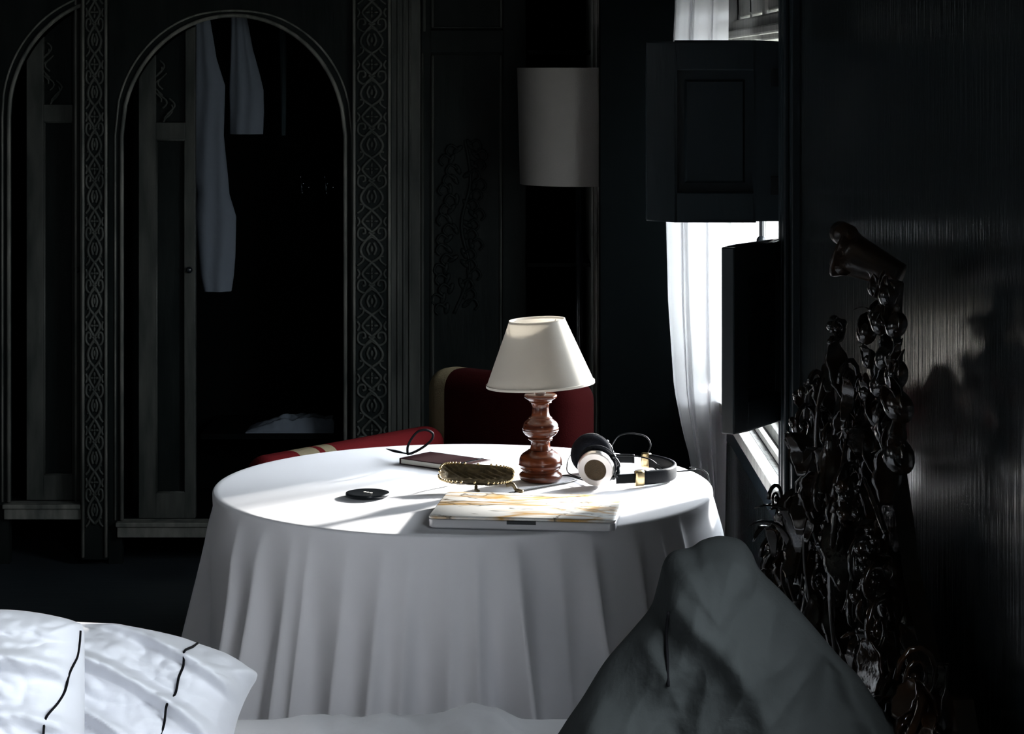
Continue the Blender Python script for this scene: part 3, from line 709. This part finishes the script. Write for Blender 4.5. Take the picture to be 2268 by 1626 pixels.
# ------------------------------------------------------------------ headphones
hp = thing('headphones', 'black over-ear headphones with silver rings lying by the lamp', 'headphones', (.18, 4.88, TZ))
def cup(c, axis, rad, par, front):
    ax = Vector(axis).normalized(); q = Vector((0,0,1)).rotation_difference(ax).to_matrix()
    L = lambda prof, n=48: MB().lathe(prof, c, n, q)
    h = L([(.0,.004),(rad*.80,.004),(rad*.93,.006),(rad*.95,.012),(rad*.90,.018),(rad*.7,.0195),(0,.0195)]).build('ear_cup', M['silver'] , par, smooth=True)
    L([(rad*.55,.0190),(rad*.58,.0225),(rad*.86,.0215),(rad*.90,.0185)], 64).build('ring', M['satin'], h, smooth=True)
    L([(0,.0212),(rad*.40,.0210),(rad*.57,.0202),(rad*.57,.0190)], 48).build('grille', M['mesh'], h, smooth=True)
    pr = [(rad*(.74+.30*math.cos(a_))+0, -.008+.015*math.sin(a_)) for a_ in [2*PI*i/20 for i in range(21)]]
    L(pr).build('ear_pad', M['foam'], par, smooth=True)
    L([(0,-.002),(rad*.6,-.002),(rad*.62,.006),(0,.006)]).build('driver_cover', M['leather'], par, smooth=True)
c1 = (X(1322,4.79), 4.79, TZ+.0435); c2 = (X(1309,4.95), 4.95, TZ+.0440)
cup(c1, (-.22,-1,-.24), .0415, hp, True); cup(c2, (-.05,1,.12), .0440, hp, False)
# headband: a U lying on its side
bp = [Vector((.215,4.765,0)),Vector((.245,4.772,0)),Vector((.290,4.790,0)),Vector((.335,4.825,0)),Vector((.352,4.885,0)),Vector((.338,4.95,0)),Vector((.300,5.0,0)),Vector((.255,5.02,0)),Vector((.215,5.018,0)),Vector((.19,5.01,0))]
cv = spline(bp, 8)
def band(cv_, z0, z1, th, name, m_, par):
    n = len(cv_); vs_ = []; fs = []
    for i, p in enumerate(cv_):
        tg = (cv_[min(i+1,n-1)]-cv_[max(i-1,0)]).normalized(); nn = Vector((-tg.y, tg.x, 0))
        for a_ in range(12):
            th_ = 2*PI*a_/12; ww = math.copysign(abs(math.cos(th_))**.5, math.cos(th_)); hh = math.copysign(abs(math.sin(th_))**.5, math.sin(th_))
            vs_.append(p+nn*ww*th/2+Vector((0,0,(z0+z1)/2+hh*(z1-z0)/2)))
    for i in range(n-1):
        for a_ in range(12): fs.append((i*12+a_, i*12+(a_+1)%12, (i+1)*12+(a_+1)%12, (i+1)*12+a_))
    fs += [tuple(range(11,-1,-1)), tuple((n-1)*12+a_ for a_ in range(12))]
    return MB().add(vs_, fs).build(name, m_, par, smooth='all')
hb = band(cv[14:-24], TZ+.004, TZ+.034, .009, 'headband', M['leather'], hp)
band(cv[2:12], TZ+.010, TZ+.030, .006, 'slider', M['rubber'], hp); band(cv[-20:-4], TZ+.010, TZ+.030, .006, 'slider', M['rubber'], hp)
for sl_ in (cv[11:15], cv[-26:-22]): band(sl_, TZ+.003, TZ+.036, .012, 'buckle', M['gold'], hp)
for c, e in ((c1, cv[2]), (c2, cv[-4])):
    yk = []
    for i in range(13):
        a_ = PI*.0+PI*(i/12)-PI/2
        yk.append((c[0]+.004+.043*math.cos(a_), c[1]+(-.012 if c is c1 else .012), c[2]+.043*math.sin(a_)*.72))
    yk = [Vector(q) for q in yk]
    m = MB(); m.tube(yk[2:-2], .003, 8); m.tube([yk[6], Vector((e.x, e.y, TZ+.022))], .005, 8); m.ball(yk[3], .006); m.ball(yk[-4], .006)
    m.build('yoke', M['black'], hp, smooth='all')
ca = spline([Vector((c1[0]-.012,c1[1]+.01,TZ+.012)), Pz(1262,1050,TZ+.012), Pz(1256,1030,TZ+.02), Pz(1266,1006,TZ+.03), Vector((c2[0]-.02,c2[1],TZ+.045))], 8)
MB().tube(ca, .0014, 6).build('cable', M['rubber'], hp, smooth='all')
ca = [Pz(1240,1053,TZ+.003), Pz(1258,1054,TZ+.003), Pz(1275,1058,TZ+.004), Vector((c1[0]-.008,c1[1]+.004,TZ+.006))]
MB().tube(spline(ca, 8), .0016, 6).build('cable', M['rubber'], hp, smooth='all')
ca = [Vector((c2[0]+.03,c2[1],TZ+.03)), P(1352,1002,5.02), P(1356,985,5.03), P(1372,965,5.05), P(1400,960,5.05), P(1430,967,5.05), P(1441,985,5.05), P(1434,1003,5.05), P(1428,1016,5.03), Pz(1440,1030,TZ+.004), Pz(1462,1046,TZ+.003)]
MB().tube(spline(ca, 10), .0016, 8).build('cable', M['rubber'], hp, smooth='all')
ca = [Pz(1350,1010,TZ+.03), Pz(1400,1010,TZ+.040), Pz(1440,1018,TZ+.037), Pz(1470,1040,TZ+.006), Pz(1500,1044,TZ+.0025), Pz(1540,1040,TZ+.0025), Vector((.395,5.01,TZ+.0022)), Vector((.425,4.97,TZ-.0)), Vector((.435,4.965,TZ-.03)), Vector((.448,4.96,TZ-.15)), Vector((.472,4.96,TZ-.3))]
MB().tube(spline(ca, 8), .0016, 8).build('cable', M['rubber'], hp, smooth='all')
pen = [Pz(1126,1093,TZ+.003), Pz(1150,1088,TZ+.003), Pz(1200,1079,TZ+.003), Pz(1255,1069,TZ+.003), Pz(1275,1063,TZ+.003)]
tag(MB().tube(spline(pen, 6), [.0010,.0016]+[.0022]*23, 8).build('pen', M['black'], smooth='all'), 'thin black pen lying between lamp foot and laptop', 'pen')

# ------------------------------------------------------------------ bed
bed = thing('bed', 'bed with a tall carved black headboard against the right wall', 'bed', (-.4, 3.2, 0))
BY0, BY1, BX0, BX1, BZ = 2.30, 3.90, -1.55, .50, .475
mt = MB().box(BX0, BX1-.02, BY0, BY1, .25, BZ).build('mattress', M['bedwhite'], bed, smooth=True, bevel=.05, seg=5)
MB().box(BX0-.03, BX1, BY0-.03, BY1+.03, .16, .30).build('bed_frame', M['carve'], bed, bevel=.01)
for x, y in ((BX0+.05,BY0+.05),(BX0+.05,BY1-.05),(BX1-.1,BY0+.05),(BX1-.1,BY1-.05)):
    MB().lathe([(.02,0),(.03,.03),(.022,.08),(.035,.17)], (x,y,0), 16).build('leg', M['carve'], bed, smooth=True)
# headboard in the plane x ~ .5 ; seen very obliquely
def HB(u, v, x):
    Y = F*x/(u-U0); return Vector((x, Y, Z(v, Y)))
top = [(2.42,.55),(2.55,.84),(2.72,.98),(2.86,.94),(3.05,1.04),(3.22,1.22),(3.36,1.30),(3.52,1.22),(3.72,1.02),(3.92,.90),(4.10,.96),(4.22,.88),(4.32,.55)]
m = MB(); vs_ = []; fs = []
nn = 90
for i in range(nn+1):
    Y = 2.42+(4.32-2.42)*i/nn; zt_ = lerp(top, Y)-.10
    vs_ += [(.53,Y,.0),(.53,Y,zt_),(.555,Y,zt_),(.555,Y,.0)]
for i in range(nn):
    a_ = i*4
    for k2 in range(4): fs.append((a_+k2, a_+(k2+1)%4, a_+4+(k2+1)%4, a_+4+k2))
fs += [(0,1,2,3), (nn*4+3,nn*4+2,nn*4+1,nn*4)]
hd = m.add(vs_, fs).build('headboard', M['carve'], bed)
def leaf(m, p, L, W, rot, curl=.5, thick=.28):
    """acanthus leaf: curved, ridged, pointed"""
    nU, nV = 10, 8; vs_ = []; fs = []
    for i in range(nU+1):
        s = i/nU; wd_ = W*(math.sin(PI*min(1,s*.93+.05))**.7)
        bend = curl*s*s*1.6
        cy = L*s*math.cos(bend*.5); cz = L*s*math.sin(bend*.5)
        for j in range(nV):
            a_ = 2*PI*j/nV; rad = 1+.12*math.cos(6*s*PI)
            vs_.append(Vector((wd_*rad*math.cos(a_), cy, cz+wd_*thick*math.sin(a_)+abs(math.cos(a_))*wd_*.35)))
    for i in range(nU):
        for j in range(nV): fs.append((i*nV+j, i*nV+(j+1)%nV, (i+1)*nV+(j+1)%nV, (i+1)*nV+j))
    fs += [tuple(range(nV-1,-1,-1)), tuple(nU*nV+j for j in range(nV))]
    m.add([p+rot @ q for q in vs_], fs)
rr = random.Random(11)
cv_m = MB()
def rndrot(up):
    return Matrix.Rotation(rr.uniform(-1.0,.4), 3, 'Z') @ Matrix.Rotation(up+rr.uniform(-.6,.6), 3, 'X') @ Matrix.Rotation(rr.uniform(-.6,.6),3,'Y')
def relief(): return .53-.085*rr.random()**1.5
def scroll(c, R0, sg, rad, turns=1.6, yaw=.7):
    """c-scroll with a round eye, turned toward the room"""
    pts = []; N = 22
    for q in range(N+1):
        a_ = turns*2*PI*q/N; R1 = R0*(1-q/(N+4)); h = sg*R1*math.cos(a_)
        pts.append(c+Vector((h*math.sin(yaw), h*math.cos(yaw), R1*math.sin(a_)*1.35)))
    cv_m.tube(pts, [rad*(1-.5*q/N) for q in range(N+1)], 7); cv_m.ball(pts[-1], rad*1.5, n=10, m=6)
for i in range(270):
    Y = 2.44+1.86*rr.random(); zt_ = lerp(top, Y); z = zt_-.05-abs(rr.gauss(0,.20))-rr.random()*.1
    if z < .45: z = .45+rr.random()*(zt_-.55)
    up = 1.3 if rr.random() < .7 else -1.2
    L = .05+.06*rr.random()
    leaf(cv_m, Vector((relief(),Y,z-L*.3)), L, .010+.013*rr.random(), rndrot(up), rr.uniform(-1.4,1.6), .22)
for i in range(80):
    Y = 2.46+1.8*rr.random(); z = lerp(top, Y)-.05-.5*rr.random()**1.3
    scroll(Vector((.50-.035*rr.random(), Y, z)), .014+.022*rr.random(), rr.choice((-1,1)), .0035+.0025*rr.random(), 1.2+rr.random(), rr.uniform(.4,1.3))
for i in range(26):                                   # thin stems winding up through the leaves
    Y = 2.5+1.7*rr.random(); zt_ = lerp(top, Y); z0 = .5+rr.random()*.35; L = (zt_-z0)*(.5+.4*rr.random())
    ph = rr.random()*6; x = .495-rr.random()*.03
    pts = [Vector((x+.020*math.sin(ph+s_*5), Y+(3.36-Y)*.12*s_+.04*math.sin(ph+s_*4.2), z0+L*s_)) for s_ in [q/10 for q in range(11)]]
    cv_m.tube(spline(pts, 3), [.0022+.003*math.sin(PI*q/30) for q in range(31)], 6)
for i in range(26):                                   # berries in clusters
    Y = 2.6+1.65*rr.random(); z = lerp(top, Y)-.03-.42*rr.random(); x = .50-.04*rr.random()
    for q in range(8): cv_m.ball(Vector((x+rr.uniform(-.014,.014), Y+rr.uniform(-.02,.02), z+rr.uniform(-.028,.028))), .006+.003*rr.random(), n=8, m=6)
def L_(u, v, x, L, W, rot, curl=.7, yaw=-.3):
    leaf(cv_m, HB(u,v,x), L, W, Matrix.Rotation(yaw,3,'Z') @ Matrix.Rotation(rot,3,'X') @ Matrix.Rotation(.3,3,'Y'), curl)
# tall leaves of the far shoulder
for a_ in ((1800,965,.50,.10,.020,1.5),(1785,1060,.50,.12,.022,1.6),(1775,905,.50,.045,.013,1.9),(1815,905,.50,.05,.015,1.2),(1826,1060,.505,.11,.024,1.5),(1768,980,.50,.04,.015,2.2),
           (1752,1190,.49,.10,.015,1.6),(1775,1150,.50,.09,.018,1.3),(1850,1070,.51,.10,.010,1.45),(1872,1020,.51,.09,.014,1.7),(1735,1270,.485,.06,.014,1.7),(1745,1240,.485,.05,.014,1.2),
           (1905,1060,.50,.10,.020,1.6),(1930,1150,.50,.12,.022,1.5),(1890,1180,.49,.12,.02,1.6),(1960,1120,.50,.10,.020,1.4)): L_(*a_)
for pts in ([(1800,1090,.495),(1786,1000,.495),(1800,930,.495),(1795,870,.495),(1782,850,.495)], [(1880,1100,.5),(1868,1000,.5),(1850,940,.5)], [(1760,1270,.49),(1775,1180,.49),(1772,1100,.49),(1790,1060,.49)], [(1960,1180,.49),(1930,1090,.49),(1900,1020,.49)]):
    q = spline([HB(*p) for p in pts], 6); cv_m.tube(q, [.003+.003*math.sin(PI*i/len(q)) for i in range(len(q))], 8)
for u, v in ((1764,876),(1776,868),(1762,948),(1770,966),(1755,935),(1740,1250),(1730,1270),(1724,1285),(1745,1130),(1758,1115)):
    cv_m.ball(HB(u,v,.495), .010, n=10, m=8, sc=(.7,1,1))
cv_m.build('foliage_carving', M['carve'], hd, smooth='all')
# column of buds and leaves rising to the crest
sm = MB()
for u, v, r in ((1938,640,.013),(1965,655,.016),(1920,735,.019),(1950,715,.018),(1940,700,.014),(1965,790,.020),(1925,795,.014),(1955,850,.022),(1920,870,.015),(1905,855,.012),(1950,920,.022),(1900,912,.013),(1970,960,.024),(1915,975,.016),(1985,720,.018),(1985,830,.020),(1990,900,.024),(1898,945,.011),(1990,1010,.026),(1960,1040,.024)):
    R_ = Matrix.Rotation(rr.uniform(-.6,.6), 3, 'X') @ Matrix.Rotation(rr.uniform(-.6,.6), 3, 'Y')
    q = HB(u,v,.505); sm.ball(q, r, R_, n=16, m=10, sc=(.8,1.1,1.0))
    for k2 in range(3):
        leaf(sm, q+Vector((-.004,-.01,-r*.7)), r*(2+rr.random()), r*.5, Matrix.Rotation(rr.uniform(-1.6,1.2),3,'Z') @ Matrix.Rotation(1.2+rr.uniform(-.6,.4),3,'X'), rr.uniform(.2,1.4))
sm.tube(spline([HB(1978,625,.52),HB(1972,720,.518),HB(1972,820,.518),HB(1980,920,.518),HB(1985,1050,.518)], 6), .015, 10)
sm.build('bud_column', M['carve'], hd, smooth='all')
# crest: a rolled shell leaning out into the room
cr = MB(); A_ = P(1866,556,3.24); B_ = P(1995,612,3.20); N = 26
pts = [A_+(B_-A_)*(i/N) for i in range(N+1)]
cr.tube(pts, [.034+.006*math.exp(-(i/3)**2)-.016*(i/N) for i in range(N+1)], 20, flat=1.0)
E = A_+Vector((.002,0,.012)); cr.tube([E+Vector((0,-.03,.012)), E+Vector((0,.03,.012))], .017, 14); cr.tube([E+Vector((-.004,-.028,-.032)), E+Vector((-.004,.028,-.032))], .013, 14)
cr.build('crest_scroll', mat('dark_brown_varnished_wood', (.010,.005,.003), .28, .5, bump=.8, scale=(60,60,60), col2=(.035,.016,.006), cscale=(30,30,30)), hd, smooth='all')

# ------------------------------------------------------------------ pillows
def solveY(u, v, Y0, kk):
    Y = Y0
    for _ in range(12): Y = Y0+kk*(Z(v, Y)-.48)
    return P(u, v, Y)
def pillow(name, label, outline, Y0, kk, T, m_, wr, seam=(), dense=200, cat='pillow', group=None, seammat=None):
    b = [solveY(u, v, Y0, kk) for u, v in outline]
    ring = spline(b, max(4, dense//len(b)), closed=True); n = len(ring)
    c = sum(ring, Vector())/n
    nrm = Vector((0, -1, kk)).normalized(); K = 56; vs_ = []; fs = []
    def pt(i, t, side):
        p = c+(ring[i]-c)*t
        th = T*(1-t**3.2)**.55
        return p+nrm*side*(th+(wr(p, t) if side > 0 else 0)*min(1, (1-t)*9))
    for side in (1, -1):
        for j in range(K+1):
            t = (j/K) if side > 0 else ((j/K))
            for i in range(n): vs_.append(pt(i, max(t, .002), side))
    for sd in (0, 1):
        o0 = sd*(K+1)*n
        for j in range(K):
            for i in range(n): fs.append((o0+j*n+i, o0+j*n+(i+1)%n, o0+(j+1)*n+(i+1)%n, o0+(j+1)*n+i))
        fs.append(tuple(o0+i for i in range(n)))
    loc = (c.x, c.y, .48)
    t_ = thing(name, label, cat, loc, group)
    MB().add(vs_, fs).build('pillow_case', m_, t_, smooth='all')
    for line in seam:
        # lay the thread on the front surface
        pts = []
        for u, v in line:
            q = solveY(u, v, Y0, kk)
            # find polar t
            best = None
            for i in range(n):
                d = ring[i]-c; e = q-c
                if d.xz.length < 1e-6: continue
                cosv = d.xz.normalized().dot(e.xz.normalized())
                if best is None or cosv > best[0]: best = (cosv, i, min(.995, e.xz.length/d.xz.length))
            s_ = pt(best[1], best[2], 1)
            vray = (q-Vector((0,0,ZC))).normalized()
            # slide along the view ray so the stitch keeps its place in the cloth
            dep = (s_-q).dot(nrm)
            pts.append(q+nrm*(dep+.0022))
        MB().tube(spline(pts, 5), .0019, 6).build('piping', seammat or M['seam'], t_, smooth='all')
    return t_
def wr_white(p, t):
    x, z = p.x, p.z
    # long arcs that sweep around the belly of the pillow
    cx_, cz_ = -.78, .36
    r = math.hypot((x-cx_)*.80, z-cz_)
    h = 0
    w_ = r+.012*noise.noise(Vector((x*5, z*5, 3)))
    h += .034*max(0, math.sin(w_*95+1.4*noise.noise(Vector((x*4,z*4,8)))))**2*sst(.05,.14,r)
    h += .024*abs(noise.noise(Vector((x*8+z*5, z*20, 5))))
    h += .011*abs(noise.noise(Vector((x*30+z*34, z*44-x*12, 1))))+.002*noise.noise(Vector((x*80, z*90, 1)))
    return h
pillow('pillow', 'white crumpled pillow with a black edge line, its corner pointing at the table',
       [(-60,1376),(60,1376),(183,1382),(300,1392),(400,1413),(450,1430),(510,1452),(548,1476),(570,1494),(556,1522),(540,1555),(524,1600),(512,1660),(500,1740),(470,1790),(250,1802),(0,1802),(-90,1760),(-110,1600),(-100,1450)],
       3.42, .45, .105, M['bedwhite'], wr_white, [[(444,1434),(441,1450),(434,1475),(432,1494),(427,1505),(419,1530),(410,1562),(398,1592),(386,1626),(376,1660)]], 240, group='white pillows on the bed')
pillow('pillow', 'white crumpled pillow at the left edge, in front of the other white one',
       [(-420,1420),(-300,1372),(-150,1350),(0,1350),(60,1354),(120,1364),(165,1376),(184,1390),(187,1440),(187,1600),(184,1760),(160,1850),(0,1880),(-250,1885),(-420,1860),(-470,1700),(-450,1500)],
       3.16, .35, .085, M['bedwhite'], wr_white, [[(183,1400),(182,1430),(179,1456),(176,1470),(170,1500),(160,1535),(148,1565),(132,1600),(118,1632)]], 240, group='white pillows on the bed')
def wr_grey(p, t):
    x, z = p.x, p.z
    h = .038*noise.noise(Vector((x*7+z*3, z*6-x*2, 1)))
    h += .030*(.5-abs(noise.noise(Vector((x*9+z*5, z*5, 6)))))+.016*(.5-abs(noise.noise(Vector((x*20-z*8, z*12, 3)))))
    h += .016*max(0, math.sin((x*.9+z*.55)*38+3*noise.noise(Vector((x*4,z*4,2)))))**3
    h -= .014*max(0, math.sin((x*1.2-z*.5)*30+2*noise.noise(Vector((x*3,z*5,9)))))**3
    h += .0015*noise.noise(Vector((x*70, z*70, 1)))
    return h
pillow('pillow', 'dark grey linen pillow leaning upright in the right foreground',
       [(1246,1610),(1290,1545),(1340,1465),(1400,1395),(1440,1345),(1455,1300),(1470,1245),(1492,1220),(1530,1212),(1556,1196),(1596,1187),(1640,1196),(1664,1222),(1684,1262),(1740,1318),(1800,1385),(1860,1455),(1900,1495),(1945,1560),(1985,1620),(1975,1760),(1900,1950),(1820,2120),(1700,2190),(1500,2205),(1260,2190),(1180,2050),(1170,1850),(1195,1700)],
       2.72, .10, .085, M['grey'], wr_grey, [[(1470,1335),(1467,1380),(1467,1430),(1468,1490)]], 240)

# ------------------------------------------------------------------ duvet
def duvet():
    nx, ny = 260, 70; vs_ = []; fs = []
    x0, x1, y0 = -1.50, .36, 2.75
    for j in range(ny+1):
        q = j/ny
        for i in range(nx+1):
            x = x0+(x1-x0)*i/nx
            L = 1.40*q                       # length along the sheet, front to back then over the edge
            edge = 3.93-y0
            if L < edge: y = y0+L; zb = BZ+.012
            else:
                s = L-edge; a_ = min(PI/2, s/.05)
                y = y0+edge+.05*math.sin(a_); zb = BZ+.012-.05*(1-math.cos(a_))-max(0, s-.05*PI/2)
            u = U0+F*x/3.9
            vt = lerp([(400,1606),(520,1606),(600,1606),(640,1600),(685,1594),(720,1602),(780,1601),(850,1596),(905,1599),(935,1600),(965,1592),(1000,1582),(1045,1568),(1100,1577),(1150,1604),(1190,1606),(1260,1605),(1500,1605)], u)
            tgt = Z(vt, 3.88)-(BZ+.012)
            amp = sst(3.4,3.75,y)*(1-sst(3.93,3.985,y))
            hz = tgt*sst(3.55,3.83,y)
            wr_ = .022*abs(noise.noise(Vector((x*13+y*6,y*11,1))))+.012*abs(noise.noise(Vector((x*30-y*20,y*30,5))))+.004*noise.noise(Vector((x*70,y*60,2)))
            k4 = .15+.85*sst(640,700,u)*(1-sst(1130,1170,u))
            z = zb+hz*(1-sst(3.90,3.99,y))+wr_*k4*(.4+.6*(y < 3.86))
            dy = 0 if L < edge+.05 else .012*math.sin(x*40)+.01*noise.noise(Vector((x*8,L*5,2)))
            vs_.append((x, y+dy+.012*(L > edge+.05), z))
    for j in range(ny):
        for i in range(nx): a_ = j*(nx+1)+i; fs.append((a_, a_+1, a_+nx+2, a_+nx+1))
    o = MB().add(vs_, fs).build('duvet', M['duvet'], smooth='all')
    sd = o.modifiers.new('s', 'SOLIDIFY'); sd.thickness = .008; sd.offset = -1
    tag(o, 'white rumpled duvet spread over the bed in front of the table', 'duvet')
duvet()
